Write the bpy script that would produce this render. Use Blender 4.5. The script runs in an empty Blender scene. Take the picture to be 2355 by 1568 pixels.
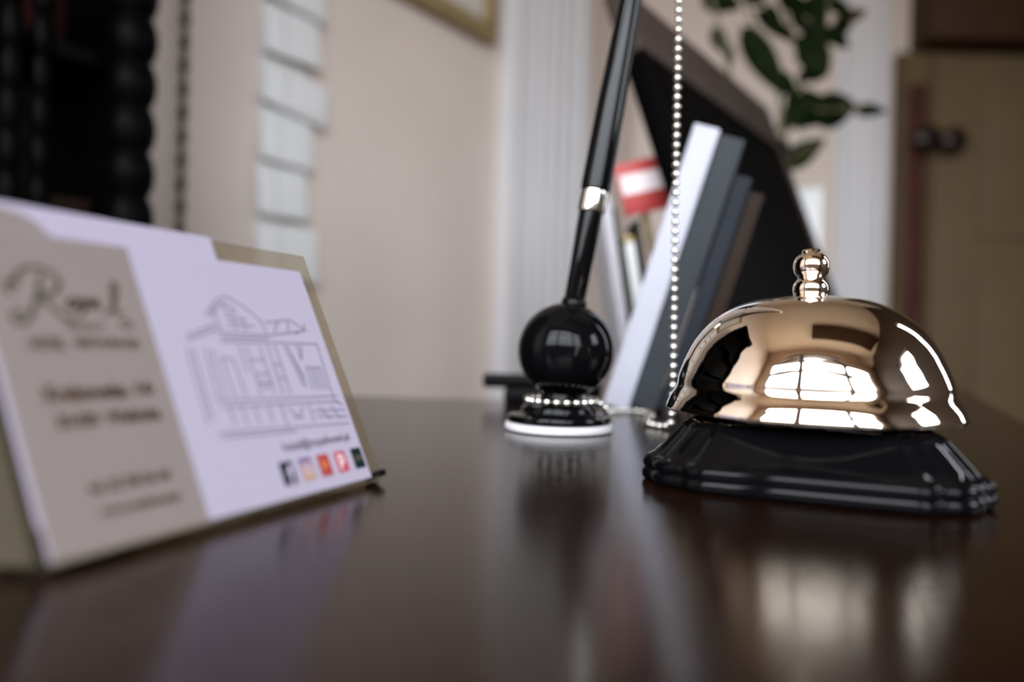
import bpy, bmesh, math, random
from mathutils import Vector, Matrix
random.seed(7)
S = bpy.context.scene
C = S.collection
PI = math.pi
ZD = 1.05                       # height of the desk top
H = 0.0365                      # lens height above the desk top

# ------------------------------------------------------------------ camera
cam_data = bpy.data.cameras.new('camera')
cam = bpy.data.objects.new('camera', cam_data); C.objects.link(cam)
cam_data.sensor_width = 36.0
cam_data.lens = 36.0 * 1700 / 2355
cam_data.clip_start = 0.005
cam_data.clip_end = 60
cam_data.dof.use_dof = True
cam_data.dof.focus_distance = 0.228
cam_data.dof.aperture_fstop = 4.3
cam.matrix_world = Matrix.Translation((0, 0, ZD + H)) @ Matrix.Rotation(PI/2, 4, 'X') @ Matrix.Rotation(math.radians(1.5), 4, 'Z')
S.camera = cam

# ------------------------------------------------------------------ sky and exposure
world = bpy.data.worlds.new('sky'); S.world = world; world.use_nodes = True
bg = world.node_tree.nodes['Background']
# overcast sky (zenith three times as bright as the horizon) over dull ground
wn = world.node_tree
w_tc = wn.nodes.new('ShaderNodeTexCoord'); w_sp = wn.nodes.new('ShaderNodeSeparateXYZ')
w_mr = wn.nodes.new('ShaderNodeMapRange'); w_rp = wn.nodes.new('ShaderNodeValToRGB')
w_mr.inputs['From Min'].default_value = -1.0; w_mr.inputs['From Max'].default_value = 1.0
wn.links.new(w_tc.outputs['Generated'], w_sp.inputs[0]); wn.links.new(w_sp.outputs['Z'], w_mr.inputs['Value']); wn.links.new(w_mr.outputs[0], w_rp.inputs['Fac'])
e = w_rp.color_ramp.elements
e[0].position = 0.0; e[0].color = (.125, .115, .10, 1)
e[1].position = 1.0; e[1].color = (.90, .93, 1.0, 1)
for p_, c_ in ((.495, (.125, .115, .10, 1)), (.505, (.31, .32, .34, 1))):
    q_ = e.new(p_); q_.color = c_
wn.links.new(w_rp.outputs['Color'], bg.inputs['Color'])
bg.inputs['Strength'].default_value = 24.0
S.view_settings.view_transform = 'Standard'
S.view_settings.look = 'None'
S.view_settings.gamma = 1.0
S.view_settings.use_curve_mapping = False
S.view_settings.exposure = 0.0

def rot_lat(px, py):            # viewing direction through a point of the 2355 x 1568 frame
    r = math.radians(1.5); dx, dy = px - 1177.5, py - 784
    return (dx*math.cos(r) + dy*math.sin(r))/1700, (-dx*math.sin(r) + dy*math.cos(r))/1700
def at(px, py, d):
    a, b = rot_lat(px, py)
    return Vector((a*d, d, ZD + H - b*d))

# ------------------------------------------------------------------ materials
def lin(c):
    f = lambda v: v/12.92 if v <= 0.04045 else ((v + 0.055)/1.055)**2.4
    return tuple(f(v/255) for v in c) + (1,)
def mat(name, rgb, rough=0.5, metal=0.0, coat=0.0, noise=0.0, nscale=40.0, bump=0.0, bscale=200.0, stretch=None, spec=None):
    m = bpy.data.materials.new(name); m.use_nodes = True
    nt = m.node_tree; b = nt.nodes['Principled BSDF']
    col = rgb if len(rgb) == 4 else tuple(rgb) + (1,)
    b.inputs['Base Color'].default_value = col
    b.inputs['Roughness'].default_value = rough
    b.inputs['Metallic'].default_value = metal
    b.inputs['Coat Weight'].default_value = coat
    if spec is not None: b.inputs['Specular IOR Level'].default_value = spec
    tc = nt.nodes.new('ShaderNodeTexCoord'); mp = nt.nodes.new('ShaderNodeMapping')
    nt.links.new(tc.outputs['Object'], mp.inputs['Vector'])
    if stretch: mp.inputs['Scale'].default_value = stretch
    if noise > 0:
        n = nt.nodes.new('ShaderNodeTexNoise'); n.inputs['Scale'].default_value = nscale; n.inputs['Detail'].default_value = 5
        nt.links.new(mp.outputs['Vector'], n.inputs['Vector'])
        r = nt.nodes.new('ShaderNodeValToRGB')
        r.color_ramp.elements[0].position = 0.3; r.color_ramp.elements[1].position = 0.7
        r.color_ramp.elements[0].color = tuple(v*(1-noise) for v in col[:3]) + (1,)
        r.color_ramp.elements[1].color = tuple(min(1, v*(1+noise)) for v in col[:3]) + (1,)
        nt.links.new(n.outputs['Fac'], r.inputs['Fac']); nt.links.new(r.outputs['Color'], b.inputs['Base Color'])
    if bump > 0:
        n = nt.nodes.new('ShaderNodeTexNoise'); n.inputs['Scale'].default_value = bscale; n.inputs['Detail'].default_value = 4
        nt.links.new(mp.outputs['Vector'], n.inputs['Vector'])
        bp = nt.nodes.new('ShaderNodeBump'); bp.inputs['Strength'].default_value = bump; bp.inputs['Distance'].default_value = 0.0006
        nt.links.new(n.outputs['Fac'], bp.inputs['Height']); nt.links.new(bp.outputs['Normal'], b.inputs['Normal'])
    return m
def clear_mat(name, tint, gloss=0.08, haze=0.0, hazecol=(.5, .46, .4)):
    m = bpy.data.materials.new(name); m.use_nodes = True
    nt = m.node_tree; nt.nodes.remove(nt.nodes['Principled BSDF'])
    out = nt.nodes['Material Output']
    t = nt.nodes.new('ShaderNodeBsdfTransparent'); t.inputs['Color'].default_value = tuple(tint) + (1,)
    g = nt.nodes.new('ShaderNodeBsdfGlossy'); g.inputs['Roughness'].default_value = 0.03
    d = nt.nodes.new('ShaderNodeBsdfDiffuse'); d.inputs['Color'].default_value = tuple(hazecol) + (1,)
    m1 = nt.nodes.new('ShaderNodeMixShader'); m1.inputs['Fac'].default_value = haze
    m2 = nt.nodes.new('ShaderNodeMixShader'); m2.inputs['Fac'].default_value = gloss
    nt.links.new(t.outputs[0], m1.inputs[1]); nt.links.new(d.outputs[0], m1.inputs[2])
    nt.links.new(m1.outputs[0], m2.inputs[1]); nt.links.new(g.outputs[0], m2.inputs[2])
    nt.links.new(m2.outputs[0], out.inputs['Surface'])
    return m

M = dict(
    wall=mat('beige_wall_paint', (.71, .605, .54), .75, noise=.03, nscale=6, bump=.15, bscale=300),
    wall_grey=mat('window_wall_paint', (.60, .455, .33), .8, noise=.03, nscale=6),
    ceiling=mat('ceiling_paint', (.84, .70, .55), .85, noise=.03, nscale=5),
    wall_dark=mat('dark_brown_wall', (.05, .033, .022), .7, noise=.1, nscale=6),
    floor=mat('floor_boards', (.10, .055, .03), .5, noise=.3, nscale=8, stretch=(1, 12, 1)),
    white_trim=mat('white_trim_paint', (.77, .75, .76), .45, noise=.02, nscale=12),
    win_frame=mat('window_frame_paint', (.16, .13, .13), .5, noise=.1, nscale=20),
    brown_beam=mat('brown_beam_wood', (.048, .021, .008), .55, spec=.2, noise=.3, nscale=14, stretch=(1, 1, 8)),
    door=mat('tan_door_paint', (.135, .093, .048), .55, spec=.2, noise=.06, nscale=10),
    door_red=mat('red_brown_strip', (.070, .026, .020), .5, spec=.1, noise=.15, nscale=20),
    desk=mat('dark_brown_desk', (.0075, .0026, .0012), .17, noise=.35, nscale=30, bump=.10, bscale=90, stretch=(1, 9, 1), spec=.36),
    desk_side=mat('dark_desk_side', (.04, .022, .014), .45, noise=.25, nscale=20, stretch=(6, 1, 1)),
    chrome=mat('warm_chrome', (.96, .85, .73), .035, 1.0, bump=.02, bscale=60),
    black_plastic=mat('glossy_black_plastic', (.0025, .0025, .003), .045, bump=.015, bscale=80, spec=.13),
    black_matt=mat('satin_black_plastic', (.0025, .0025, .0025), .35, spec=.06, bump=.05, bscale=300),
    black_pen=mat('black_lacquer', (.0020, .0020, .0025), .09, spec=.22, noise=.1),
    silver=mat('polished_silver', (.88, .86, .80), .12, 1.0, bump=.03, bscale=100),
    nickel=mat('bead_nickel', (.90, .87, .80), .22, 1.0, bump=.02, bscale=400),
    foam=mat('white_foam', (.66, .64, .66), .8, bump=.2, bscale=900),
    card=mat('card_white', (.385, .345, .44), .6, spec=.3, bump=.04, bscale=2500),
    card_beige=mat('card_beige_print', (.215, .178, .165), .6, spec=.3, noise=.02, nscale=300),
    ink=mat('brown_ink', (.055, .032, .020), .7, noise=.05),
    ink_green=mat('olive_ink', (.075, .060, .036), .7, noise=.05),
    ink_grey=mat('pale_grey_ink', (.17, .155, .21), .7, noise=.05),
    ink_dark=mat('dark_ink', (.05, .035, .045), .7, noise=.05),
    ink_black=mat('blue_black_ink', (.008, .006, .018), .6, noise=.05),
    ink_red=mat('red_ink', (.34, .055, .05), .6, noise=.05),
    ink_orange=mat('orange_ink', (.55, .16, .05), .6, noise=.05),
    ink_pink=mat('pink_ink', (.42, .07, .10), .6, noise=.05),
    ink_pale=mat('pale_ink', (.75, .6, .62), .6, noise=.05),
    ink_owl=mat('black_green_ink', (.006, .018, .015), .6, noise=.05),
    acrylic=clear_mat('taupe_acrylic', (.86, .81, .73), .03, .16, (.26, .23, .17)),
    gap_dark=mat('dark_gap_sheet', (.014, .014, .009), .6, spec=.05, noise=.1),  # for the added sheets that darken the gaps between leaflets
    olive=mat('olive_acrylic', (.055, .045, .029), .5, spec=.03, noise=.08),
    glass=clear_mat('window_glass', (.97, .98, .98), .05),
    paper=mat('white_book_cover', (.46, .46, .53), .5, noise=.02, nscale=80),
    page=mat('page_edges', (.72, .68, .60), .8, noise=.06, nscale=300, stretch=(1, 1, 8)),
    charcoal=mat('charcoal_cover', (.040, .044, .050), .5, spec=.08, noise=.06, nscale=60),
    slate=mat('slate_cover', (.022, .025, .032), .5, spec=.05, noise=.06, nscale=60),
    taupe=mat('taupe_cover', (.026, .017, .0125), .5, spec=.05, noise=.06, nscale=60),
    leaflet_grey=mat('lavender_grey_leaflet', (.48, .46, .50), .6, noise=.03, nscale=80),
    leaflet_white=mat('white_leaflet_paper', (.80, .80, .80), .6, noise=.02, nscale=40),
    print_grey=mat('grey_print', (.50, .49, .48), .6, noise=.05),
    gold=mat('gold_paint', (.42, .30, .10), .4, 0.4, noise=.1),
    red=mat('red_card', (.42, .045, .04), .5, noise=.04),
    white_band=mat('white_band_print', (.80, .70, .70), .5, noise=.02),
    panel_black=mat('matt_black_panel', (.0012, .001, .001), .5, noise=.1, spec=.02),
    panel_rim=mat('brown_grey_rim', (.045, .031, .025), .5, spec=.08, noise=.1, nscale=30),
    cab=mat('black_stained_wood', (.0015, .0013, .0012), .38, spec=.025, noise=.3, nscale=30, stretch=(1, 1, .2), bump=.1, bscale=90),
    dark_red=mat('dark_red_cloth', (.012, .001, .001), .7, spec=.1, noise=.1),
    dark_brown=mat('dark_brown_card', (.014, .006, .003), .7, spec=.1, noise=.1),
    bead_dark=mat('dark_bead', (.02, .014, .006), .35, noise=.2),
    bead_khaki=mat('khaki_bead', (.13, .105, .055), .5, noise=.2),
    gold_frame=mat('gilt_frame', (.36, .26, .12), .4, .3, noise=.15, nscale=50, bump=.2, bscale=200),
    mount=mat('picture_mount', (.58, .54, .48), .7, noise=.05, nscale=10),
    leaf=mat('dark_leaf', (.0055, .010, .003), .5, spec=.015, noise=.35, nscale=60),
    leaf_brown=mat('dry_leaf', (.030, .014, .006), .6, spec=.02, noise=.3, nscale=60),
    stem=mat('olive_stem', (.10, .085, .03), .5, noise=.2, nscale=60),
    vase=mat('dark_glazed_vase', (.012, .012, .014), .2, noise=.2),
    knob=mat('dark_bronze', (.018, .010, .008), .3, .6, noise=.1),
    lens=mat('lens_glass', (.01, .01, .02), .05, coat=1.0, noise=.1),
)

for k_ in M:
    if k_.startswith('ink'): M[k_].node_tree.nodes['Principled BSDF'].inputs['Specular IOR Level'].default_value = .06
M['desk'].node_tree.nodes['Principled BSDF'].inputs['Specular Tint'].default_value = (1, .84, .68, 1)

# ------------------------------------------------------------------ helpers
def link(name, bm, m, parent=None, sharp=40, smooth=True):
    me = bpy.data.meshes.new(name); bmesh.ops.recalc_face_normals(bm, faces=bm.faces[:]); bm.to_mesh(me); bm.free()
    for mm in (m if isinstance(m, (list, tuple)) else [m]): me.materials.append(mm)
    if smooth:
        for p in me.polygons: p.use_smooth = True
        me.set_sharp_from_angle(angle=math.radians(sharp))
    o = bpy.data.objects.new(name, me); C.objects.link(o)
    if parent is not None: o.parent = parent
    return o
def thing(name, label, cat, loc=(0, 0, 0), rot=None, group=None):
    o = bpy.data.objects.new(name, None); C.objects.link(o)
    o.empty_display_size = .02
    mw = Matrix.Translation(loc)
    if rot is not None: mw = mw @ rot.to_4x4()
    o.matrix_world = mw
    return tag(o, label, cat, group)
def tag(o, label, cat, group=None):
    o['label'] = label; o['category'] = cat
    if group: o['group'] = group
    return o
def struct(o): o['kind'] = 'structure'; return o
def box(bm, x0, x1, y0, y1, z0, z1, mtx=None, bev=0.0, seg=2):
    b = bmesh.new(); bmesh.ops.create_cube(b, size=1)
    for v in b.verts:
        v.co = Vector((x0 + (v.co.x + .5)*(x1 - x0), y0 + (v.co.y + .5)*(y1 - y0), z0 + (v.co.z + .5)*(z1 - z0)))
    if bev > 0: bmesh.ops.bevel(b, geom=b.edges[:], offset=bev, segments=seg, profile=.5, affect='EDGES')
    if mtx is not None: b.transform(mtx)
    merge(bm, b); return bm
def merge(bm, b):
    me = bpy.data.meshes.new('tmp'); b.to_mesh(me); b.free(); bm.from_mesh(me); bpy.data.meshes.remove(me)
def bx(*a, **k): return box(bmesh.new(), *a, **k)
def lathe(prof, seg=48, bm=None, mtx=None, cap=True):
    b = bmesh.new(); rings = []
    for r, z in prof:
        if r < 1e-7: rings.append([b.verts.new((0, 0, z))])
        else: rings.append([b.verts.new((r*math.cos(2*PI*i/seg), r*math.sin(2*PI*i/seg), z)) for i in range(seg)])
    for A, B in zip(rings, rings[1:]):
        if len(A) == 1 and len(B) == 1: continue
        for i in range(seg):
            j = (i + 1) % seg
            if len(A) == 1: b.faces.new((A[0], B[j], B[i]))
            elif len(B) == 1: b.faces.new((A[i], A[j], B[0]))
            else: b.faces.new((A[i], A[j], B[j], B[i]))
    if cap:
        if len(rings[0]) > 1: b.faces.new(rings[0][::-1])
        if len(rings[-1]) > 1: b.faces.new(rings[-1])
    if mtx is not None: b.transform(mtx)
    if bm is None: return b
    merge(bm, b); return bm
def spline(pts, n=8):
    P = [Vector(p) for p in pts]; P = [2*P[0] - P[1]] + P + [2*P[-1] - P[-2]]; out = []
    for i in range(1, len(P) - 2):
        a, b, c, d = P[i-1:i+3]
        for k in range(n):
            t = k/n
            out.append(.5*((2*b) + (c - a)*t + (2*a - 5*b + 4*c - d)*t*t + (3*b - a - 3*c + d)*t**3))
    out.append(P[-2]); return out
def frame_for(d):
    d = d.normalized(); up = Vector((0, 0, 1)) if abs(d.z) < .95 else Vector((1, 0, 0))
    x = d.cross(up).normalized(); return x, d.cross(x).normalized()
def tube(pts, radii, seg=10, bm=None):
    bm = bm or bmesh.new(); rings = []
    n = len(pts); rad = radii if isinstance(radii, (list, tuple)) else [radii]*n
    for i, p in enumerate(pts):
        d = pts[min(i+1, n-1)] - pts[max(i-1, 0)]; x, y = frame_for(d)
        rings.append([bm.verts.new(p + (x*math.cos(2*PI*k/seg) + y*math.sin(2*PI*k/seg))*rad[i]) for k in range(seg)])
    for A, B in zip(rings, rings[1:]):
        for k in range(seg): bm.faces.new((A[k], A[(k+1) % seg], B[(k+1) % seg], B[k]))
    bm.faces.new(rings[0][::-1]); bm.faces.new(rings[-1]); return bm
def axis_mtx(p, d):
    d = d.normalized(); x, y = frame_for(d)
    return Matrix.Translation(p) @ Matrix((x, y, d)).transposed().to_4x4() if x.cross(y).dot(d) > 0 else Matrix.Translation(p) @ Matrix((y, x, d)).transposed().to_4x4()
def prism(poly, z0, z1, bm=None):
    bm = bm or bmesh.new()
    lo = [bm.verts.new((x, y, z0)) for x, y in poly]; hi = [bm.verts.new((x, y, z1)) for x, y in poly]
    n = len(poly); bm.faces.new(lo[::-1]); bm.faces.new(hi)
    for i in range(n): bm.faces.new((lo[i], lo[(i+1) % n], hi[(i+1) % n], hi[i]))
    return bm
def ribbon(pts, w, z0, z1, bm):           # a flat pen stroke in the local xy plane
    for (ax, ay), (bx_, by_) in zip(pts, pts[1:]):
        d = Vector((bx_ - ax, by_ - ay)); L = d.length
        if L < 1e-9: continue
        nrm = Vector((-d.y, d.x))/L*w/2; e = d/L*w*.3
        prism([(ax-e.x-nrm.x, ay-e.y-nrm.y), (bx_+e.x-nrm.x, by_+e.y-nrm.y), (bx_+e.x+nrm.x, by_+e.y+nrm.y), (ax-e.x+nrm.x, ay-e.y+nrm.y)], z0, z1, bm)
def lettering(text, x0, x1, y0, y1, m, parent, z=.00012, shear=0.0, bold=0.0, name='lettering'):
    cu = bpy.data.curves.new('lettering', 'FONT'); cu.body = text; cu.size = 1; cu.shear = shear; cu.offset = bold; cu.resolution_u = 3
    t = bpy.data.objects.new('t', cu); C.objects.link(t)
    bpy.context.view_layer.update()
    me = bpy.data.meshes.new_from_object(t.evaluated_get(bpy.context.evaluated_depsgraph_get()))
    bpy.data.objects.remove(t); bpy.data.curves.remove(cu)
    xs = [v.co.x for v in me.vertices]; ys = [v.co.y for v in me.vertices]
    sx = (x1 - x0)/(max(xs) - min(xs)); sy = (y1 - y0)/(max(ys) - min(ys)); mx, my = min(xs), min(ys)
    for v in me.vertices: v.co = Vector((x0 + (v.co.x - mx)*sx, y0 + (v.co.y - my)*sy, z))
    me.materials.clear(); me.materials.append(m); me.name = name
    o = bpy.data.objects.new(name, me); C.objects.link(o); o.parent = parent
    return o

# ------------------------------------------------------------------ room shell
uA = Vector((.595, .8037, 0)); A0 = Vector((-.4185, .81, 0)); nA = Vector((.8037, -.595, 0))   # left wall line, inward normal
uD = Vector((.9455, -.3256, 0)); D0 = Vector((-.27, -.83, 0)); nD = Vector((.3256, .9455, 0))  # window wall behind the camera
def hit(P, u, Q, v):            # parameter along u where two plan lines cross
    return ((Q.x - P.x)*v.y - (Q.y - P.y)*v.x)/(u.x*v.y - u.y*v.x)
XR, YB, ZC = 1.35, 1.75, ZD + 1.62
tAD = hit(A0, uA, D0, uD); tAB = (YB - A0.y)/uA.y
cAD = A0 + uA*tAD; cAB = A0 + uA*tAB
sDR = (XR - D0.x)/uD.x; cDR = D0 + uD*sDR
plan = [(cAD.x, cAD.y), (cDR.x, cDR.y), (XR, YB), (cAB.x, cAB.y)]
struct(link('floor', prism(plan, -.05, 0), M['floor'], smooth=False))
struct(link('ceiling', prism(plan, ZC, ZC + .05), M['ceiling'], smooth=False))
def wall_frame(P, u, n): return Matrix(((u.x, -n.x, 0, P.x), (u.y, -n.y, 0, P.y), (0, 0, 1, 0), (0, 0, 0, 1)))  # local x along wall, y outward
WA = wall_frame(A0, uA, nA); WD = wall_frame(D0, uD, nD)
WB = wall_frame(Vector((0, YB, 0)), Vector((1, 0, 0)), Vector((0, -1, 0)))
WC = wall_frame(Vector((XR, 0, 0)), Vector((0, 1, 0)), Vector((-1, 0, 0)))
TH = .12
struct(link('wall_left', bx(tAD - .1, tAB + .0, 0, TH, 0, ZC, mtx=WA), M['wall'], smooth=False))
struct(link('wall_back', bx(cAB.x - .02, XR + TH, 0, TH, 0, ZC, mtx=WB), M['wall'], smooth=False))
def holed(name, W, x0, x1, holes, m):
    bm = bmesh.new(); x = x0
    for a, b, z0, z1 in holes:
        box(bm, x, a, 0, TH, 0, ZC, mtx=W); box(bm, a, b, 0, TH, 0, z0, mtx=W); box(bm, a, b, 0, TH, z1, ZC, mtx=W); x = b
    box(bm, x, x1, 0, TH, 0, ZC, mtx=W)
    return struct(link(name, bm, m, smooth=False))
W1 = (-.92, 1.45, ZD + .28, ZD + 1.36)
W2 = (-.42, .10, ZD + .34, ZD + .95)
W3 = (.80, .98, ZD + .05, ZD + 1.20)
holed('wall_front', WD, hit(D0, uD, A0, uA) - .1, sDR, [W1], M['wall_grey'])
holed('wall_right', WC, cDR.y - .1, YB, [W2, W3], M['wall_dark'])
def window(name, W, hole, ups, bars, outward):
    a, b, z0, z1 = hole; f = .035
    bm = bmesh.new()
    for q in ((a, a + f, z0, z1), (b - f, b, z0, z1), (a + f, b - f, z0, z0 + f), (a + f, b - f, z1 - f, z1)):
        box(bm, q[0], q[1], .03, .09, q[2], q[3], mtx=W)
    o = struct(link(name, bm, M['win_frame'], smooth=False))
    cols = [a + f] + list(ups) + [b - f]; rows = [z0 + f] + list(bars) + [z1 - f]
    for x in ups: link('mullion', bx(x - .040, x + .040, .035, .085, z0 + f, z1 - f, mtx=W), M['win_frame'], o, smooth=False)
    for z in bars: link('glazing_bar', bx(a + f, b - f, .045, .075, z - .028, z + .028, mtx=W), M['win_frame'], o, smooth=False)
    for x0, x1 in zip(cols, cols[1:]):
        for y0, y1 in zip(rows, rows[1:]):
            link('pane', bx(x0 + .001, x1 - .001, .058, .062, y0 + .001, y1 - .001, mtx=W), M['glass'], o, smooth=False)
    # light portal in the opening: it lets the sky in, gives off nothing itself
    L = bpy.data.lights.new(name + '_portal', 'AREA'); L.shape = 'RECTANGLE'; L.size = b - a; L.size_y = z1 - z0; L.energy = 1
    L.cycles.is_portal = True
    lo = bpy.data.objects.new(name + '_portal', L); C.objects.link(lo)
    c = W @ Vector(((a + b)/2, .11, (z0 + z1)/2)); inward = -(W.to_3x3() @ Vector((0, 1, 0)))
    lo.rotation_euler = inward.to_track_quat('-Z', 'Y').to_euler(); lo.location = c
    return o
window('window_1', WD, W1, (-.21, .71), (ZD + 1.02,), 1)
window('window_2', WC, W2, (), (), 1)
window('window_3', WC, W3, (), (), 1)

# fluted white pilaster on the left wall, second white casing on the back wall
def fluted(name, W, x0, x1, n):
    o = struct(link(name, bx(x0, x1, -.014, 0, 0, ZC, mtx=W, bev=.002), M['white_trim']))
    e = (x1 - x0)*.13
    link('edge_moulding', bx(x0, x0 + e, -.030, -.014, 0, ZC, mtx=W, bev=.004), M['white_trim'], o)
    link('edge_moulding', bx(x1 - e, x1, -.030, -.014, 0, ZC, mtx=W, bev=.004), M['white_trim'], o)
    w = (x1 - x0 - 2*e)/n
    for i in range(n):
        c = x0 + e + w*(i + .5)
        link('reed', bx(c - w*.30, c + w*.30, -.026, -.014, 0, ZC, mtx=W, bev=w*.14, seg=3), M['white_trim'], o)
    return o
fluted('trim_1', WA, .641, .9125, 5)
fluted('trim_2', WB, .745, .862, 3)
struct(link('trim_3', bx(.92, XR, -.10, 0, ZD + .74, ZD + .98, mtx=WB, bev=.006), M['brown_beam']))
struct(link('trim_4', prism([(-.10, -.38), (1.15, -.80), (1.30, -.15), (.10, .12)], ZC - .09, ZC), M['brown_beam'], smooth=False))

# double door at the right
door = struct(link('door_1', bx(.885, XR - .01, -.030, 0, 0, ZD + .735, mtx=WB, bev=.004), M['door']))
for (a, b) in ((.888, .953), (.957, XR - .02)):
    lf = link('door_leaf', bx(a, b, -.050, -.030, .01, ZD + .72, mtx=WB, bev=.004), M['door'], door)
link('raised_panel', bx(1.06, XR - .06, -.058, -.050, .15, ZD + .22, mtx=WB, bev=.004), M['door'], door)
link('raised_panel', bx(1.06, XR - .06, -.058, -.050, ZD + .30, ZD + .66, mtx=WB, bev=.004), M['door'], door)
link('closing_strip', bx(.892, .936, -.062, -.050, .02, ZD + .650, mtx=WB, bev=.005), M['door_red'], door)['label'] = 'dark red-brown closing strip'
for x, y in ((.918, -.062), (.983, -.050)):
    b = lathe([(.012, 0), (.009, .012), (.012, .02), (.028, .03), (.027, .043), (.014, .050), (0, .051)], 20)
    b.transform(WB @ Matrix.Translation((x, y, ZD + .515)) @ Matrix.Rotation(PI/2, 4, 'X'))
    link('knob', b, M['knob'], door)
link('hinge', bx(1.135, 1.16, -.122, -.10, ZD + .755, ZD + .80, mtx=WB, bev=.003), M['knob'], door)

# ------------------------------------------------------------------ reception desk
desk = thing('reception_desk', 'dark brown wooden reception desk that everything in front stands on', 'desk', (0, 0, 0))
plan_d = [(-.914, -.28), (-.070, -.28), (.587, 1.0), (.062, 1.0), (.062, .455), (-.370, .455)]
bm = prism(plan_d, ZD - .035, ZD)
bmesh.ops.bevel(bm, geom=[e for e in bm.edges if abs(e.verts[0].co.z - ZD) < 1e-6 and abs(e.verts[1].co.z - ZD) < 1e-6], offset=.002, segments=2, affect='EDGES')
link('desk_top', bm, M['desk'], desk, sharp=30)
ins = [(-.85, -.25), (-.09, -.25), (.535, .97), (.09, .97), (.09, .425), (-.355, .425)]
for i in range(6):
    a, b = Vector(ins[i]), Vector(ins[(i+1) % 6]); d = (b - a); L = d.length; ang = math.atan2(d.y, d.x)
    mt = Matrix.Translation((a.x, a.y, 0)) @ Matrix.Rotation(ang, 4, 'Z')
    link('side_panel', bx(0, L, 0, .02, 0, ZD - .035, mtx=mt), M['desk_side'], desk, smooth=False)

# ------------------------------------------------------------------ call bell
BX, BY = .0850, .2115
bell = thing('call_bell', 'shiny warm chrome call bell on a glossy black square base', 'bell', (BX, BY, ZD), Matrix.Rotation(math.radians(-21.9), 3, 'Z'))
hs = .0415
corner = [(hs, .0270), (.0405, .0278), (.0393, .0284), (.0385, .0296), (.0383, .0312), (.0375, .0332), (.0358, .0358)]
corner = corner + [(y, x) for x, y in corner[-2::-1]]
outl = []
for q in range(4):
    R = Matrix.Rotation(q*PI/2, 2)
    side = [(hs + .0008*(1 - (k/5)**2), .027*k/5) for k in range(-4, 5)]
    for x, y in side + corner: outl.append(tuple(R @ Vector((x, y))))
def loft(secs):
    bm = bmesh.new(); rings = []
    for sc, z in secs: rings.append([bm.verts.new((x*sc, y*sc, z)) for x, y in outl])
    n = len(outl)
    for A, B in zip(rings, rings[1:]):
        for i in range(n): bm.faces.new((A[i], A[(i+1) % n], B[(i+1) % n], B[i]))
    bm.faces.new(rings[0][::-1]); bm.faces.new(rings[-1]); return bm
secs = [(.975, 0), (.990, .0004), (.998, .0011), (1.0, .0018), (.998, .0025), (.990, .0031), (.984, .0034), (.988, .0038),
        (.994, .0044), (.995, .0051), (.990, .0058), (.978, .0064), (.958, .0068), (.93, .0074), (.90, .0087), (.84, .0117), (.78, .0147), (.755, .0157), (.73, .0162), (.70, .0163)]
link('base', loft(secs), M['black_plastic'], bell, sharp=50)['label'] = 'glossy black stepped base with curled corners'
link('stem', lathe([(.012, .016), (.012, .018), (.006, .0185), (.005, .03), (.0035, .045), (.003, .0515)], 24), M['black_matt'], bell)
prof = [(.0397, .0186), (.03955, .0194), (.0392, .0204), (.0387, .0216), (.03805, .0228), (.0373, .0240), (.03675, .0250), (.03652, .0260), (.0364, .0272), (.03605, .0286), (.0355, .0302),
        (.0348, .0320), (.0339, .0340), (.0328, .0363), (.0312, .0390), (.0289, .0420), (.0262, .0446), (.0225, .0472), (.0180, .0493), (.0130, .0507), (.0075, .0514), (.0030, .0516), (.0, .05165)]
op = [(max(0, p.x), p.y) for p in spline([(r, z, 0) for r, z in prof], 5)]
op[-1] = (0, op[-1][1])
inner = [(max(0, r - .0009), z - .0006) for r, z in op]
inner[-1] = (0, inner[-1][1])
link('dome', lathe(inner[::-1] + [(.0392, .0182), (.0396, .0184)] + op, 160, cap=False), M['chrome'], bell, sharp=80)['label'] = 'mirror-polished warm chrome dome'
link('button', lathe([(.0030, .0508), (.0042, .0512), (.0047, .0522), (.0049, .0535), (.0047, .0548), (.0040, .0558), (.0035, .0564), (.0037, .0570), (.0045, .0580),
     (.0049, .0597), (.0048, .0612), (.0042, .0625), (.0032, .0634), (.0026, .0637), (.0026, .0643), (.0022, .0648), (.0, .0651)], 48), M['chrome'], bell, sharp=35)

# ------------------------------------------------------------------ pen stand, pen, bead chain
stand = thing('pen_stand', 'black ball pen stand on a round base with white foam pad', 'pen holder', (.0203, .308, ZD))
link('foam_pad', lathe([(.0214, 0), (.0222, .0006), (.0224, .0018), (.0220, .0030), (.0212, .0034)], 64), M['foam'], stand)['label'] = 'white foam pad under the base'
link('base', lathe([(.0205, .0034), (.0215, .0038), (.0217, .0052), (.0210, .0064), (.0190, .0069), (.0168, .0070), (.0158, .0076), (.0156, .0090), (.0150, .0100), (.0135, .0105)], 64), M['black_plastic'], stand)
link('neck', lathe([(.0110, .0105), (.0092, .0112), (.0088, .0130), (.0085, .0150), (.0080, .0175)], 40, mtx=Matrix.Translation((.001, 0, 0))), M['black_plastic'], stand)
link('ball', lathe([(.0199*math.cos(a), .0199*math.sin(a)) if abs(abs(a) - PI/2) > 1e-6 else (0, .0199*math.sin(a)) for a in [-PI/2 + PI*i/40 for i in range(41)]], 64, mtx=Matrix.Translation((.0021, 0, .0331))), M['black_plastic'], stand)
ps = Vector((.0225, .308, ZD + .0347)); pdir = Vector((.1613, .010, 1.0)).normalized()
pen = thing('desk_pen', 'long tapered black desk pen standing in the ball pen stand', 'pen', ps + pdir*.0185)
ax = axis_mtx(Vector((0, 0, 0)), pdir)
link('socket_collar', lathe([(.0052, -.002), (.0054, .0), (.0050, .0012), (.0046, .0016)], 32, mtx=Matrix.Translation(ps + pdir*.0187 - stand.location) @ ax), M['black_plastic'], stand)
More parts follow.
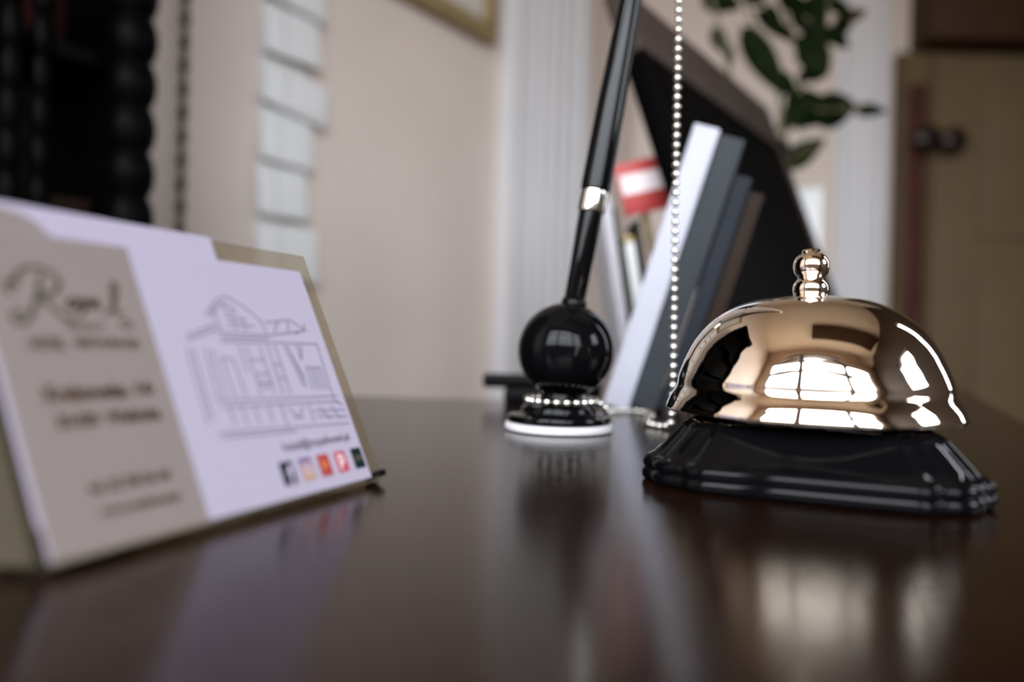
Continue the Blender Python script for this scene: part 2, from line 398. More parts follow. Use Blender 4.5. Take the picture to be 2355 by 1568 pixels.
link('grip', lathe([(.0041, -.0006), (.0043, .0), (.0047, .020), (.0050, .0385)], 32, mtx=ax), M['black_pen'], pen)
link('ferrule', lathe([(.0053, .0385), (.0058, .0387), (.0059, .0395), (.0059, .0462), (.0058, .0472), (.0055, .0474)], 40, mtx=ax), M['silver'], pen)['label'] = 'silver ring'
link('barrel', lathe([(.0056, .0474), (.0062, .0480), (.0063, .052), (.0059, .085), (.0048, .125), (.0036, .170), (.0026, .205), (.0022, .212)], 40, mtx=ax), M['black_pen'], pen)
link('end_cap', lathe([(.0022, .212), (.0024, .2125), (.0024, .216), (.0014, .2185), (0, .219)], 24, mtx=ax), M['silver'], pen)
pend = ps + pdir*(.0185 + .2205)

def lathe_sphere(r, seg=14, rings=8): return lathe([(0, -r)] + [(r*math.cos(a), r*math.sin(a)) for a in [-PI/2 + PI*i/rings for i in range(1, rings)]] + [(0, r)], seg)
chain = thing('bead_chain', 'silver ball chain hanging from the pen and coiled round the pen stand', 'chain', (.068, .312, ZD))
cx, cy = .0213, .308
path = [pend + Vector((0, 0, .0012)), pend + Vector((.0018, .0004, .001))]
px0 = Vector((.0665, .312, ZD + .20))
path += [Vector((.0655, pend.y, pend.z - .010)), Vector((.0660, .312, ZD + .24)), px0, Vector((.0672, .312, ZD + .12)), Vector((.0680, .312, ZD + .05)), Vector((.0682, .312, ZD + .010)),
         Vector((.0672, .316, ZD + .0022)), Vector((.0615, .328, ZD + .0016)), Vector((.0640, .345, ZD + .0016)), Vector((.0700, .366, ZD + .0016)), Vector((.0680, .383, ZD + .0016)),
         Vector((.0590, .388, ZD + .0016)), Vector((.0500, .378, ZD + .0016)), Vector((.0470, .352, ZD + .0018)), Vector((.0435, .325, ZD + .0045)), Vector((.0400, .312, ZD + .0095))]
for k in range(0, 27):
    a = -2*PI*k/22
    path.append(Vector((cx + .0143*math.cos(a), cy + .0143*math.sin(a), ZD + .0124)))
dense = spline(path, 24); cum = [0]
for a, b in zip(dense, dense[1:]): cum.append(cum[-1] + (b - a).length)
def along(s):
    import bisect
    i = min(max(bisect.bisect_right(cum, s) - 1, 0), len(dense) - 2)
    t = (s - cum[i])/max(1e-9, cum[i+1] - cum[i]); return dense[i].lerp(dense[i+1], t)
step = .00405; nb = int(cum[-1]/step)
first = None
for i in range(nb):
    p = along(i*step) - chain.location
    if first is None:
        first = link('bead', lathe_sphere(.00152, 16, 9), M['nickel'], chain); first.location = p
    else:
        o = first.copy(); C.objects.link(o); o.location = p
link('cord', tube([d - chain.location for d in dense[::4]], .00032, 6), M['knob'], chain)

# ------------------------------------------------------------------ business cards in an acrylic holder
cu = Vector((.4132, .91064, 0)).normalized(); cw = Vector((-.38937, .17668, .90398)).normalized(); cn = cu.cross(cw)
RC = Matrix((cu, cw, cn)).transposed()
bl = Vector((-.06704, .10944, ZD + .001))
def rounded(x0, x1, y0, y1, z0, z1, r=.0):
    return bx(x0, x1, y0, y1, z0, z1)
mm = .001
holder = thing('card_holder', 'clear taupe acrylic card holder leaning back behind the business cards', 'card holder', bl, RC)
link('back_plate', bx(-2*mm, 89.4*mm, .0012, 64.9*mm, -.0042, -.0030, bev=.0004), M['acrylic'], holder)
link('front_ledge', bx(-1*mm, 82.6*mm, .0002, .0008, -.0026, .0016, bev=.0003), M['acrylic'], holder)
bm = bmesh.new()
zl = RC.transposed() @ Vector((0, 0, 1))
foot = [(-.0053, .0045), (-.0053, .045), (-.040, .0190)]
for sx in (2*mm, 78*mm):
    b = prism([(p[1], p[0]) for p in foot], 0, .0018); b.transform(Matrix(((0, 0, 1, sx), (1, 0, 0, 0), (0, 1, 0, 0), (0, 0, 0, 1)))); merge(bm, b)
link('rear_strut', bm, M['acrylic'], holder, smooth=False)
ee = RC.transposed() @ Vector((-.975, -.22, 0)); ew = Vector((0, 1, 0)); eo = Vector((-.0004, .0014, -.0024))
en = ee.cross(ew).normalized()*.0012
b = bmesh.new(); pts = [eo, eo + ee*.017, eo + ee*.017 + ew*.054, eo + ew*.056]
lo_ = [b.verts.new(p) for p in pts]; hi_ = [b.verts.new(p - en) for p in pts]
b.faces.new(lo_); b.faces.new(hi_[::-1])
for i in range(4): b.faces.new((lo_[i], hi_[i], hi_[(i+1) % 4], lo_[(i+1) % 4]))
link('end_panel', b, M['olive'], holder, smooth=False)['label'] = 'dark olive end panel'
link('foot_stop', bx(82.0*mm, 85.4*mm, .0004, .0020, -.0028, .0016, bev=.0003), M['black_matt'], holder)['label'] = 'small black stop at the corner'

c1 = thing('business_card', 'front white business card with beige text panel and a house drawing', 'card', bl, RC, 'business cards in the holder')
link('card_sheet', bx(0, 81.1*mm, .0009, 57.7*mm, -.0004, 0), M['card'], c1, smooth=False)
b = prism([(0.05*mm, .4*mm), (29.9*mm, .4*mm), (29.9*mm, 57.6*mm), (0.05*mm, 57.6*mm)], 0, .00004)
pn = link('beige_panel', b, M['card_beige'], c1, smooth=False); pn['label'] = 'beige printed panel'
Z0, Z1 = .00005, .00012
def stroke(name, lines, w, m, parent, z0=Z0, z1=Z1):
    bm = bmesh.new()
    for L in lines: ribbon([(x*mm, y*mm) for x, y in L], w*mm, z0, z1, bm)
    return link(name, bm, m, parent, smooth=False)
def curve2(pts, n=6): return [(p.x, p.y) for p in spline([(x, y, 0) for x, y in pts], n)]
# script capital with flourishes, then the rest of the word
stroke('script_initial', [curve2([(5.5, 47.2), (7, 49.8), (9.8, 50.9), (12.6, 50.2), (13.6, 48.3), (12.4, 46.4), (10.0, 45.6), (9.0, 45.4)]),
                          curve2([(9.0, 45.4), (10.6, 44.2), (11.8, 42.6), (13.0, 41.4), (14.4, 41.0)]),
                          curve2([(10.6, 49.4), (9.6, 46.8), (8.4, 44.0), (7.0, 41.6), (5.4, 40.2), (4.3, 40.6), (4.4, 41.9), (5.8, 42.3)]),
                          curve2([(4.8, 45.6), (4.2, 46.8), (5.0, 47.8), (6.4, 47.6)])], .75, M['ink_green'], pn)
lettering('oya', 13.6*mm, 20.6*mm, 41.9*mm, 45.6*mm, M['ink'], pn, Z1, shear=.35, bold=.055)
stroke('script_letter', [curve2([(21.0, 42.6), (22.6, 43.6), (24.3, 46.4), (24.9, 48.6), (24.3, 49.2), (23.6, 47.6), (23.0, 44.6), (23.3, 42.8), (24.6, 42.9)])], .62, M['ink_green'], pn)
lettering('RESIDENCE', 13.0*mm, 19.6*mm, 39.3*mm, 40.5*mm, M['ink'], pn, Z1, bold=.02)
stroke('flourish', [curve2([(23.2, 40.4), (24.4, 41.3), (25.8, 41.0), (25.2, 40.0), (23.9, 39.9)])], .4, M['ink_green'], pn)
lettering('HOTEL', 5.6*mm, 11.6*mm, 35.4*mm, 37.6*mm, M['ink'], pn, Z1, bold=.055)
lettering('RESTAURACJA', 13.4*mm, 26.3*mm, 35.4*mm, 37.6*mm, M['ink'], pn, Z1, bold=.055)
lettering('Krakowska', 5.6*mm, 20.8*mm, 26.0*mm, 29.0*mm, M['ink'], pn, Z1, bold=.055)
lettering('16', 22.4*mm, 26.2*mm, 26.3*mm, 29.0*mm, M['ink'], pn, Z1, bold=.055)
lettering('32-020', 6.4*mm, 13.8*mm, 21.4*mm, 23.9*mm, M['ink'], pn, Z1, bold=.055)
lettering('Wieliczka', 15.0*mm, 26.2*mm, 21.4*mm, 23.9*mm, M['ink'], pn, Z1, bold=.055)
lettering('tel. 22 730 06 48', 8.6*mm, 24.2*mm, 9.9*mm, 11.9*mm, M['ink'], pn, Z1, bold=.055)
lettering('www.royalhotel.pl', 9.4*mm, 25.0*mm, 5.6*mm, 7.5*mm, M['ink'], pn, Z1, bold=.055)
# house drawing, pale pencil lines
hd = [[(44.6, 43.6), (49.6, 47.8)], [(45.6, 43.2), (50.2, 47.0)], [(49.8, 47.9), (52.4, 48.4), (56.8, 46.0), (60.6, 42.6)], [(50.4, 46.6), (53.0, 45.6), (53.4, 44.6), (50.8, 44.2), (50.4, 46.6)],
      [(47.0, 45.0), (47.6, 40.2)], [(60.4, 42.8), (61.2, 39.6)], [(50.0, 43.2), (56.2, 43.0)], [(52.0, 42.9), (52.2, 40.2)], [(54.6, 42.9), (54.8, 40.0)],
      [(37.6, 38.4), (46.6, 41.6)], [(38.0, 37.6), (46.4, 40.4)], [(46.0, 39.6), (61.0, 39.0), (75.0, 40.6)], [(46.4, 37.4), (62.0, 37.2), (77.6, 37.0)], [(46.8, 38.4), (61.0, 38.2)],
      [(62.0, 42.4), (70.6, 43.4), (75.2, 40.6)], [(64.0, 40.0), (66.0, 42.6)], [(68.6, 40.2), (69.8, 42.8)], [(74.6, 40.6), (75.4, 42.4)], [(71.0, 39.6), (73.0, 40.4)],
      [(37.0, 35.8), (36.4, 19.6)], [(38.4, 35.6), (37.8, 20.2)], [(41.6, 36.0), (40.8, 24.0)], [(43.2, 35.6), (42.8, 24.4)], [(45.2, 33.6), (45.4, 24.6)], [(48.4, 33.0), (48.6, 24.8)], [(45.2, 33.6), (48.4, 33.0)],
      [(51.2, 36.4), (51.2, 30.0)], [(53.2, 36.2), (53.2, 24.4)], [(57.4, 36.0), (57.4, 24.8)], [(53.2, 33.0), (57.4, 32.8)], [(53.2, 29.4), (57.4, 29.4)], [(53.8, 27.6), (57.0, 27.4), (55.4, 25.8), (53.8, 27.6)],
      [(60.0, 36.6), (60.0, 24.6)], [(62.4, 36.4), (62.4, 24.4)], [(60.0, 31.8), (62.4, 31.6)], [(60.0, 28.4), (62.4, 28.2)], [(65.6, 36.6), (67.6, 26.0)], [(66.6, 36.4), (68.6, 25.8)], [(67.2, 34.0), (68.8, 28.0)],
      [(70.0, 36.8), (70.0, 32.6), (71.4, 36.4)], [(70.6, 30.8), (75.8, 30.6)], [(70.6, 30.8), (70.6, 25.0)], [(73.2, 30.6), (73.2, 24.8)], [(75.8, 30.6), (75.8, 24.6)], [(77.6, 37.0), (77.0, 22.0)], [(72.0, 30.4), (72.0, 25.0)], [(74.5, 30.4), (74.5, 25.0)],
      [(40.6, 24.0), (60.0, 23.4), (78.4, 22.8)], [(41.0, 22.6), (60.0, 22.0), (78.4, 21.4)], [(43.0, 22.4), (43.2, 18.6)], [(46.4, 22.2), (46.6, 18.2)], [(50.0, 22.0), (50.0, 18.0)], [(54.0, 21.8), (54.0, 18.0)],
      [(58.0, 21.8), (58.0, 16.6)], [(60.0, 20.8), (62.6, 18.4), (64.8, 20.8)], [(61.0, 18.6), (63.8, 18.4)], [(67.0, 21.4), (67.2, 17.0)], [(38.0, 17.2), (58.0, 16.4), (79.4, 15.4)], [(39.0, 16.2), (60.0, 15.4)],
      [(68.0, 19.6), (79.6, 19.0)], [(69.0, 18.2), (79.6, 17.2)], [(70.6, 20.4), (73.2, 17.0)], [(75.0, 20.4), (77.0, 16.8)], [(76.6, 21.6), (79.6, 20.4)], [(49.8, 41.6), (57.8, 41.2)]]
stroke('house_drawing', hd, .29, M['ink_grey'], c1)
lettering('hotel@royalhotel.pl', 54.3*mm, 77.6*mm, 10.6*mm, 13.3*mm, M['ink_dark'], c1, Z1, bold=.005)
def icon(x, m): return link('social_icon', prism([(x*mm, 3.8*mm), ((x+3.9)*mm, 3.8*mm), ((x+3.9)*mm, 8.95*mm), (x*mm, 8.95*mm)], Z0, Z1), m, c1, smooth=False)
ic = icon(51.5, M['ink_black']); ic['label'] = 'black icon with a white f'
lettering('f', 53.0*mm, 55.0*mm, 3.9*mm, 8.2*mm, M['card'], ic, Z1 + .00004, bold=.055)
def ramp(name, c0, c1_, z0, z1, axis='Y'):
    m = mat(name, c0, .6); nt = m.node_tree; b = nt.nodes['Principled BSDF']
    tc = nt.nodes.new('ShaderNodeTexCoord'); sp = nt.nodes.new('ShaderNodeSeparateXYZ'); mr = nt.nodes.new('ShaderNodeMapRange'); r = nt.nodes.new('ShaderNodeValToRGB')
    nt.links.new(tc.outputs['Object'], sp.inputs[0]); nt.links.new(sp.outputs[axis], mr.inputs['Value'])
    mr.inputs['From Min'].default_value = z0; mr.inputs['From Max'].default_value = z1
    nt.links.new(mr.outputs[0], r.inputs['Fac']); r.color_ramp.elements[0].color = tuple(c0) + (1,); r.color_ramp.elements[1].color = tuple(c1_) + (1,)
    nt.links.new(r.outputs['Color'], b.inputs['Base Color']); return m
ic = icon(57.6, ramp('purple_orange_print', (.42, .24, .12), (.10, .06, .20), .0038, .0090)); ic['label'] = 'icon shading from purple to orange'
stroke('camera_outline', [[(58.5, 5.0), (60.6, 5.0), (60.6, 7.7), (58.5, 7.7), (58.5, 5.0)], curve2([(59.0, 6.4), (59.55, 7.0), (60.1, 6.4), (59.55, 5.8), (59.0, 6.4)])], .22, M['ink_pale'], ic, Z1, Z1 + .00004)
ic = icon(63.7, M['ink_red']); ic['label'] = 'dark red icon with an orange mark'
link('play_mark', prism([(64.9*mm, 5.2*mm), (66.8*mm, 6.5*mm), (64.9*mm, 7.8*mm)], Z1, Z1 + .00004), M['ink_orange'], ic, smooth=False)
ic = icon(69.9, M['ink_pink']); ic['label'] = 'pink-red icon with a pale p'
lettering('p', 70.9*mm, 72.9*mm, 4.5*mm, 8.2*mm, M['ink_pale'], ic, Z1 + .00004, bold=.03)
ic = icon(76.3, M['ink_owl']); ic['label'] = 'black-green icon with a pale round mark'
stroke('owl_eyes', [curve2([(77.2, 6.4), (77.8, 7.0), (78.3, 6.4), (77.8, 5.8), (77.2, 6.4)]), curve2([(78.5, 6.4), (79.1, 7.0), (79.6, 6.4), (79.1, 5.8), (78.5, 6.4)])], .35, M['bead_khaki'], ic, Z1, Z1 + .00004)

c2 = thing('business_card', 'white business card standing higher behind the front one', 'card', bl - cn*.0012, RC, 'business cards in the holder')
link('card_sheet', bx(.3*mm, 54.6*mm, 6.6*mm, 64.3*mm, -.0004, 0), M['card'], c2, smooth=False)
link('beige_panel', prism([(p[0]*mm, p[1]*mm) for p in [(.4, 6.7), (20, 6.7), (20, 52)] + curve2([(20, 54.0), (18.2, 56.0), (15.6, 58.4), (13.4, 61.0), (10.0, 62.6), (4.0, 63.4), (2, 63.6), (.4, 63.6)], 3)], 0, .00004), M['card_beige'], c2, smooth=False)

# ------------------------------------------------------------------ books and leaflets behind the bell
def book(name, label, x, y, z, th, h, w, ang, cover, spine_gap=.0012):
    t = thing(name, label, 'book', (x, y, ZD + z), Matrix.Rotation(math.radians(-13), 3, 'Z') @ Matrix.Rotation(math.radians(ang), 3, 'Y'), 'books leaning behind the bell')
    bm = bmesh.new()
    box(bm, 0, .0016, 0, w, 0, h, bev=.0005); box(bm, th - .0016, th, 0, w, 0, h, bev=.0005)
    link('cover', bm, cover, t)
    link('spine', bx(0, th, -.0012, .0012, 0, h, bev=.0010), cover, t)
    link('page_block', bx(.0016, th - .0016, .0012, w - .003, .002, h - .003), M['page'], t, smooth=False)
    return t
ang = 16.5; ca, sa = math.cos(math.radians(ang)), math.sin(math.radians(ang))
xb, yb = .0508, .405
offs = 0
for name, lab, th, h, w, cov, dy in (
        ('book', 'white-spined book leaning at the front of the row behind the chain', .0140, .158, .066, M['paper'], 0),
        ('book', 'charcoal grey book leaning right beside the white-spined book', .0138, .152, .066, M['charcoal'], .002),
        ('book', 'thin slate grey book, shorter than the charcoal book on its left', .0090, .131, .060, M['slate'], .003),
        ('book', 'thin brown-grey book at the dark panel end of the row', .0080, .122, .056, M['taupe'], .004)):
    z0 = 0
    # lower edge of each book rests on the desk: rotated about its lower right corner
    book(name, lab, xb + offs*math.cos(math.radians(13)), yb + dy - offs*math.sin(math.radians(13)), th*sa, th, h, w, ang, cov)
    offs += th/ca + .0007

def sheet(name, label, cat, lo, hi, th, depth, m, group=None):
    d = hi - lo; L = d.length; a = math.atan2(d.x, d.z)
    t = thing(name, label, cat, (lo.x, lo.y, lo.z), Matrix.Rotation(a, 3, 'Y'), group)
    return t, L
g1 = at(1462, 905, .512); g1.z = ZD + .001
t, L = sheet('leaflet', 'pale lavender-grey leaflet leaning left behind the pen', 'leaflet', g1, at(1395, 450, .512), 0, 0, None, 'leaflets leaning left of the books')
link('front_sheet', bx(-.0042, .0017, 0, .075, 0, L, bev=.0006), M['leaflet_grey'], t)
link('inner_sheet', bx(.0017, .0023, .002, .073, 0, L*.98), M['leaflet_white'], t, smooth=False)
g2 = at(1502, 902, .516); g2.z = ZD + .001
t, L = sheet('leaflet', 'white leaflet with a gold top edge beneath the red sign', 'leaflet', g2, at(1449, 556, .516), 0, 0, None, 'leaflets leaning left of the books')
link('front_sheet', bx(-.0035, .0030, 0, .060, 0, L, bev=.0006), M['leaflet_white'], t)
link('gold_edge', bx(-.0037, .0032, -.0003, .060, L, L + .004, bev=.0005), M['gold'], t)
for (pa, pb, th_, dp, lab) in (((1482, 903, .513), (1412, 475, .513), .0013, .070, 'dark sheet added to fill the dark gap between the pale grey and the white leaflet'),
                               ((1526, 901, .517), (1466, 505, .517), .0016, .040, 'dark sheet added to fill the dark gap right of the white leaflet under the red sign')):
    g3 = at(*pa); g3.z = ZD + .001  # added dark sheets stand in for the dark slits between the leaflets
    t, L = sheet('leaflet', lab, 'leaflet', g3, at(*pb), 0, 0, None, 'leaflets leaning left of the books')
    link('front_sheet', bx(-th_, th_, 0, dp, 0, L, bev=.0004), M['gap_dark'], t)
    link('page_edge', bx(-th_*.5, th_*.5, -.0002, .0002, .004, L - .004), M['ink_green'], t, smooth=False)
# red sign on a gold stick
lo = at(1560, 905, .560); lo.z = ZD; hi = at(1470, 425, .535)
sign = thing('red_sign', 'small red and white card sign on a gold stick', 'sign', lo)
link('stick', tube([Vector((0, 0, 0)), hi - lo], [.0026, .0026], 10), M['gold'], sign)
R = Matrix.Rotation(math.radians(-15), 4, 'Y') @ Matrix.Rotation(math.radians(8), 4, 'Z')
pm = Matrix.Translation(hi - lo + Vector((.001, -.004, -.002))) @ R
link('sign_card', bx(-.0170, .0170, -.0012, .0008, -.019, .019, mtx=pm, bev=.0004), M['red'], sign)
link('white_band', bx(-.0150, .0158, -.0015, -.0012, -.004, .010, mtx=pm), M['white_band'], sign, smooth=False)

# dark panel leaning back behind the books
pw = (Vector((0, 0, 1))*math.cos(math.radians(20)) - nA*math.sin(math.radians(20))).normalized()
pnrm = uA.cross(pw)
RP = Matrix((uA, pw, pnrm)).transposed()
BR = Vector((.352, .730, ZD + .0035)); WP, HP = .330, .308
panel = thing('display_panel', 'large dark display panel with a brown-grey rim leaning behind the books', 'panel', BR, RP)
link('screen', bx(-WP + .008, -.009, .020, HP - .052, -.014, -.001, bev=.001), M['panel_black'], panel)
link('rim_top', bx(-WP, 0, HP - .052, HP, -.016, .001, bev=.0015), M['panel_rim'], panel)
link('rim_side', bx(-.009, 0, .004, HP - .052, -.016, .001, bev=.001), M['panel_rim'], panel)
link('rim_side', bx(-WP, -WP + .008, .004, HP - .052, -.016, .0, bev=.001), M['panel_black'], panel)
link('rim_bottom', bx(-WP + .008, -.009, .006, .020, -.016, .001, bev=.001), M['panel_black'], panel)
top = Vector((-WP/2, .22, -.016)); RPi = RP.transposed()
footp = RPi @ (RP @ top + Vector((0, 0, 0)) - nA*.06 - Vector((0, 0, (RP @ top).z)))
footp = footp + RPi @ Vector((0, 0, .004))
link('rear_strut', tube([top, footp], .006, 10), M['panel_black'], panel)

# black stapler at the back edge behind the pen stand
st = thing('stapler', 'small black stapler at the back edge behind the pen stand', 'stapler', (.012, .437, ZD))
link('base', bx(-.016, .040, -.007, .007, 0, .0088, bev=.002), M['black_matt'], st)
link('arm', bx(-.0285, .040, -.006, .006, .0090, .0170, bev=.002), M['black_matt'], st)
link('hinge', bx(.030, .041, -.0075, .0075, .004, .017, bev=.002), M['black_matt'], st)

# ------------------------------------------------------------------ plant and white card at the far end of the desk
plant = thing('potted_plant', 'leafy dark green plant with drooping pointed leaves behind the panel', 'plant', (.315, .865, ZD))
O = plant.location
link('vase', lathe([(.026, 0), (.030, .003), (.036, .03), (.037, .06), (.030, .09), (.024, .105), (.026, .112), (.022, .112), (.020, .10), (0, .10)], 40), M['vase'], plant)
def P3(px, py, d): return at(px, py, d) - O
base = Vector((0, 0, .10))
for pts in ([(1752, 640, .865), (1712, 380, .86), (1690, 240, .855), (1664, 105, .85), (1640, 10, .85), (1620, -70, .85)], [(1772, 640, .865), (1775, 420, .86), (1795, 250, .855), (1770, 130, .85), (1725, 40, .85), (1700, -60, .85)],
            [(1790, 640, .87), (1806, 460, .87), (1800, 340, .865), (1830, 240, .86), (1860, 150, .86), (1895, 60, .86), (1920, -60, .86)], [(1830, 240, .86), (1885, 252, .86), (1960, 250, .855), (2030, 255, .85)],
            [(1800, 380, .865), (1830, 360, .862), (1890, 330, .86)], [(1862, 150, .86), (1820, 70, .865), (1790, -10, .87)], [(1880, 100, .86), (1920, 80, .86), (1985, 28, .86)]):
    q = [P3(*p) for p in pts]
    if pts[0][1] == 640: q = [base] + q
    sp = spline(q, 6); n = len(sp)
    link('stem', tube(sp, [.0040 - .0026*i/n if pts[0][1] == 640 else .0016 for i in range(n)], 8), M['stem'], plant)
def leaf(a, b, w, da=.86, db=.86, m='leaf', droop=.1, yaw=0.0):
    A, B = P3(*a, da), P3(*b, db); d = B - A; L = d.length; hw = w*1.22/1700*.86/2
    view = (A + O - cam.location).normalized(); side = d.cross(view).normalized()
    side = (Matrix.Rotation(yaw, 3, d.normalized()) @ side)
    nrm = side.cross(d).normalized(); bm = bmesh.new(); rows = []
    K = 9
    for i in range(K + 1):
        t = i/K; prof_ = (math.sin(PI*t**.75))**.8 if 0 < t < 1 else 0
        c = A + d*t + nrm*(-droop*L*math.sin(PI*t))
        rows.append([c - side*hw*prof_ + nrm*hw*.25*prof_, c, c + side*hw*prof_ + nrm*hw*.25*prof_])
    th = nrm*.0009
    vs = [[[bm.verts.new(p + th*k) for p in r] for r in rows] for k in (0, 1)]
    for k in (0, 1):
        for i in range(K):
            for j in (0, 1):
                f = (vs[k][i][j], vs[k][i][j+1], vs[k][i+1][j+1], vs[k][i+1][j]); bm.faces.new(f if k else f[::-1])
    for i in range(K):
        for j in (0, 2): bm.faces.new((vs[0][i][j], vs[0][i+1][j], vs[1][i+1][j], vs[1][i][j]))
    bmesh.ops.remove_doubles(bm, verts=bm.verts[:], dist=1e-5)
    return link('leaf', bm, M[m], plant, sharp=60)
for a, b, w in (((1612, -12), (1706, 18), 46), ((1640, 62), (1672, 128), 30), ((1706, 58), (1806, 222), 52), ((1736, 22), (1838, 100), 30), ((1786, -12), (1886, 36), 36),
                ((1868, -5), (1890, 100), 36), ((1886, 95), (1962, 52), 34), ((1826, 88), (1890, 128), 38), ((1846, 88), (1904, 176), 60), ((1794, 160), (1832, 236), 26),
                ((1806, 252), (1896, 222), 62), ((1870, 262), (1972, 242), 70), ((1964, 252), (2042, 256), 26), ((1766, 322), (1806, 380), 44), ((1798, 384), (1900, 318), 46),
                ((1880, 20), (1935, -30), 40), ((1700, -30), (1760, 10), 36), ((1822, 262), (1846, 190), 30), ((1815, 20), (1880, 90), 26), ((1852, 130), (1872, 60), 34), ((1850, 20), (1900, -20), 30),
                ((1740, 120), (1770, 180), 22), ((1800, 300), (1826, 246), 34), ((1780, 370), (1800, 322), 26), ((1838, 262), (1880, 286), 34), ((1872, 160), (1832, 190), 30), ((1650, 20), (1620, -20), 30), ((1668, 100), (1684, 150), 20),
                ((1900, 60), (1952, 112), 32), ((1858, 186), (1902, 122), 44), ((1926, 78), (1952, 18), 30), ((1812, 232), (1846, 302), 34), ((1836, 214), (1872, 264), 40), ((1908, 232), (1872, 292), 44), ((1784, 318), (1816, 352), 26), ((1760, 10), (1800, 60), 22), ((1905, 5), (1960, 30), 26)):
    leaf(a, b, w, droop=random.uniform(.04, .14), yaw=random.uniform(-.35, .35), da=.86 + random.uniform(-.01, .01), db=.86 + random.uniform(-.03, .03))
leaf((1928, 48), (1996, 24), 26, m='leaf_brown')

wc = thing('menu_card', 'bright white upright card beyond the dark panel, by the far casing', 'card', (.372, .985, ZD), Matrix.Rotation(math.radians(-14), 3, 'Z'))
link('card_sheet', bx(-.034, .034, -.001, .001, .004, .250, bev=.0006), M['leaflet_white'], wc)
link('foot', bx(-.036, .036, -.018, .018, 0, .006, bev=.001), M['acrylic'], wc)

# ------------------------------------------------------------------ left wall: picture, leaflets, bead string, cabinet
def on_left_wall(x, out, z): return WA @ Vector((x, -out, z))
pic = thing('picture_frame', 'gilt picture frame hanging high on the beige left wall', 'picture')
x0, x1, z0, z1, f = .12, .612, ZD + .552, ZD + .95, .030
for q in ((x0, x1, z0, z0 + f), (x0, x1, z1 - f, z1)): link('frame_rail', bx(q[0], q[1], -.022, -.002, q[2], q[3], mtx=WA, bev=.004), M['gold_frame'], pic)
for q in ((x0, x0 + f), (x1 - f, x1)): link('frame_rail', bx(q[0], q[1], -.022, -.002, z0 + f, z1 - f, mtx=WA, bev=.004), M['gold_frame'], pic)
link('mount', bx(x0 + f, x1 - f, -.010, -.004, z0 + f, z1 - f, mtx=WA), M['mount'], pic, smooth=False)

ords = ['lowest', 'second from the bottom', 'third from the bottom', 'fourth from the bottom', 'fifth from the bottom', 'topmost']
rows = [(.1086, .1475, .240, .074, -2), (.187, .1475, .222, .066, 1), (.258, .1475, .226, .066, -3), (.330, .1475, .246, .058, -8), (.392, .1505, .236, .066, 0), (.462, .1475, .240, .068, -4)]
rack = thing('leaflet_rack', 'slim wall rack holding a column of white leaflets on the left wall', 'rack')
link('back_board', bx(.150, .222, -.004, -.0005, ZD + .095, ZD + .56, mtx=WA), M['leaflet_white'], rack, smooth=False)
for k, (z, xa, xb_, h, rot) in enumerate(rows):
    mt = WA @ Matrix.Translation((xa, -.018, ZD + z)) @ Matrix.Rotation(math.radians(-rot), 4, 'Y') @ Matrix.Rotation(math.radians(-8), 4, 'X')
    link('ledge', bx(xa + .004, xb_ - .010, -.018, -.003, ZD + z - .003, ZD + z - .0015, mtx=WA), M['acrylic'], rack, smooth=False)
    lt = thing('wall_leaflet', 'white leaflet in the wall rack, ' + ords[k] + ' of the column', 'leaflet', mt.to_translation(), mt.to_3x3(), 'white leaflets in the wall rack')
    w = xb_ - xa
    link('front_sheet', bx(0, w, 0, .008, 0, h, bev=.001), M['leaflet_white'], lt)
    link('fold_line', bx(w*.34, w*.36, -.0003, .0001, h*.06, h*.96), M['print_grey'], lt, smooth=False)

bs = thing('bead_string', 'thin string of dark and khaki beads hanging beside the black cabinet', 'beads', on_left_wall(.0475, .012, ZD + .62))
O2 = bs.location
link('hook', tube([on_left_wall(.0475, 0, ZD + .625) - O2, on_left_wall(.0475, .016, ZD + .625) - O2], .003, 8), M['bead_dark'], bs)
link('cord', tube([Vector((0, 0, .004)), Vector((0, 0, -.60))], .0016, 6), M['bead_dark'], bs)
b1 = b2 = None
for i in range(22):
    z = -.012 - .0268*i
    if b1 is None:
        b1 = link('bead', lathe([(.002, -.0085), (.0048, -.005), (.0054, 0), (.0048, .005), (.002, .0085)], 14), M['bead_dark'], bs); b1.location = (0, 0, z)
        b2 = link('spacer', lathe([(.002, -.0045), (.0040, -.002), (.0040, .002), (.002, .0045)], 12), M['bead_khaki'], bs); b2.location = (0, 0, z - .0134)
    else:
        for s_, dz in ((b1, 0), (b2, -.0134)):
            o = s_.copy(); C.objects.link(o); o.location = (0, 0, z + dz)

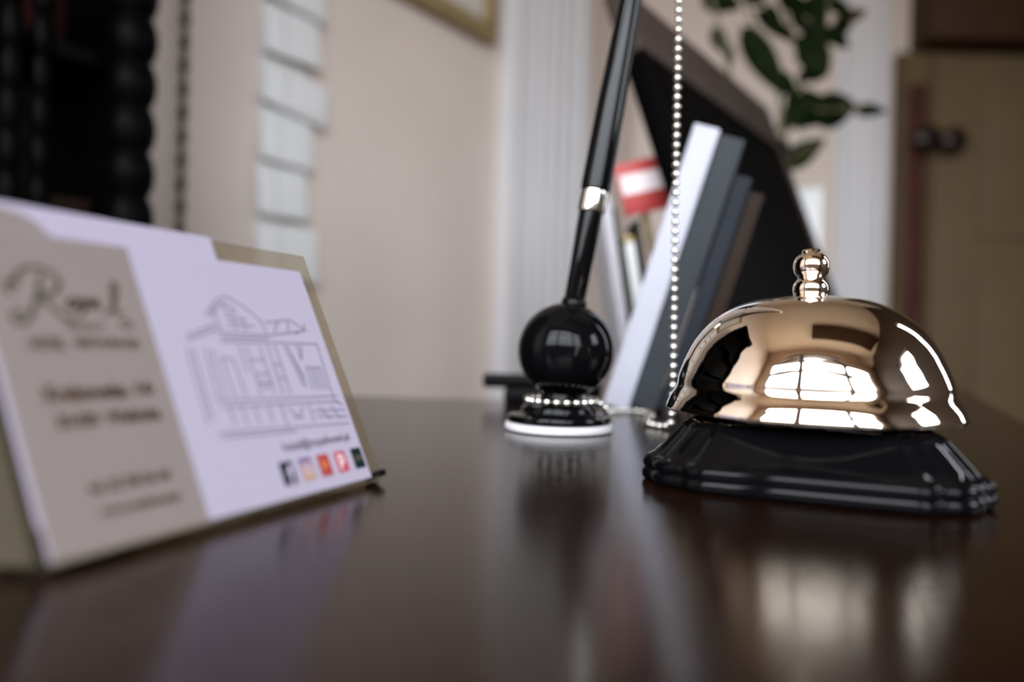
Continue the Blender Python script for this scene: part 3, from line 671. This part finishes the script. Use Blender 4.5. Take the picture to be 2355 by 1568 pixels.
# black carved cabinet with turned posts
CP = Vector((-.310, .620, 0)); CW = wall_frame(CP, uA, nA)
cab = thing('carved_cabinet', 'tall black carved cabinet with bobbin-turned posts at the left edge', 'cabinet')
cl, cr, dep, zt = -.46, -.004, .085, ZD + .72
link('back_board', bx(cl, cr - .006, dep - .012, dep, .06, zt, mtx=CW), M['cab'], cab, smooth=False)
link('side_board', bx(cr - .022, cr - .006, .012, dep - .012, .06, zt, mtx=CW), M['cab'], cab, smooth=False)
link('side_board', bx(cl, cl + .016, .012, dep - .012, .06, zt, mtx=CW), M['cab'], cab, smooth=False)
link('plinth', bx(cl - .01, cr, -.02, dep, 0, .06, mtx=CW, bev=.004), M['cab'], cab)
link('cornice', bx(cl - .015, cr + .01, -.03, dep, zt, zt + .05, mtx=CW, bev=.008), M['cab'], cab)
SH = (ZD - .30, ZD + .120, ZD + .262, ZD + .46)
for z in SH: link('shelf', bx(cl + .016, cr - .022, .012, dep - .012, z - .012, z, mtx=CW), M['cab'], cab, smooth=False)
link('lower_door', bx(cl + .016, cr - .022, .0, .012, .06, ZD - .31, mtx=CW, bev=.003), M['cab'], cab)
def post(x, r, per, z0, z1, amp):
    prof = []; n = int((z1 - z0)/per*10)
    for i in range(n + 1):
        z = z0 + (z1 - z0)*i/n; prof.append((r - amp + amp*abs(math.sin(PI*(z - ZD)/per))**.6*1.0, z))
    return lathe(prof, 24, mtx=CW @ Matrix.Translation((x, -.006, 0)))
link('turned_post', post(-.0165, .0185, .0365, .06, zt, .006), M['cab'], cab)
for x in (-.083, -.103): link('turned_post', post(x, .0078, .030, ZD - .30, zt, .003), M['cab'], cab)
def in_cab(name, label, cat, x0, x1, z, h, m, y0=.02, y1=.07):
    o = thing(name, label, cat, CW @ Vector((x0, y0, z)), CW.to_3x3())
    w, d = x1 - x0, y1 - y0
    link('cover', bx(0, w, 0, d, 0, h, bev=.002), m, o)
    link('page_block', bx(.003, w - .003, d*.3, d + .0008, .003, h - .003), M['page'], o, smooth=False)
    return o
in_cab('book', 'dark red book on the upper shelf of the black cabinet', 'book', -.072, -.056, SH[2] + .0005, .05, M['dark_red'])
in_cab('book', 'brown book lying flat on the lower shelf of the black cabinet', 'book', -.064, -.034, SH[1] + .0005, .022, M['dark_brown'])
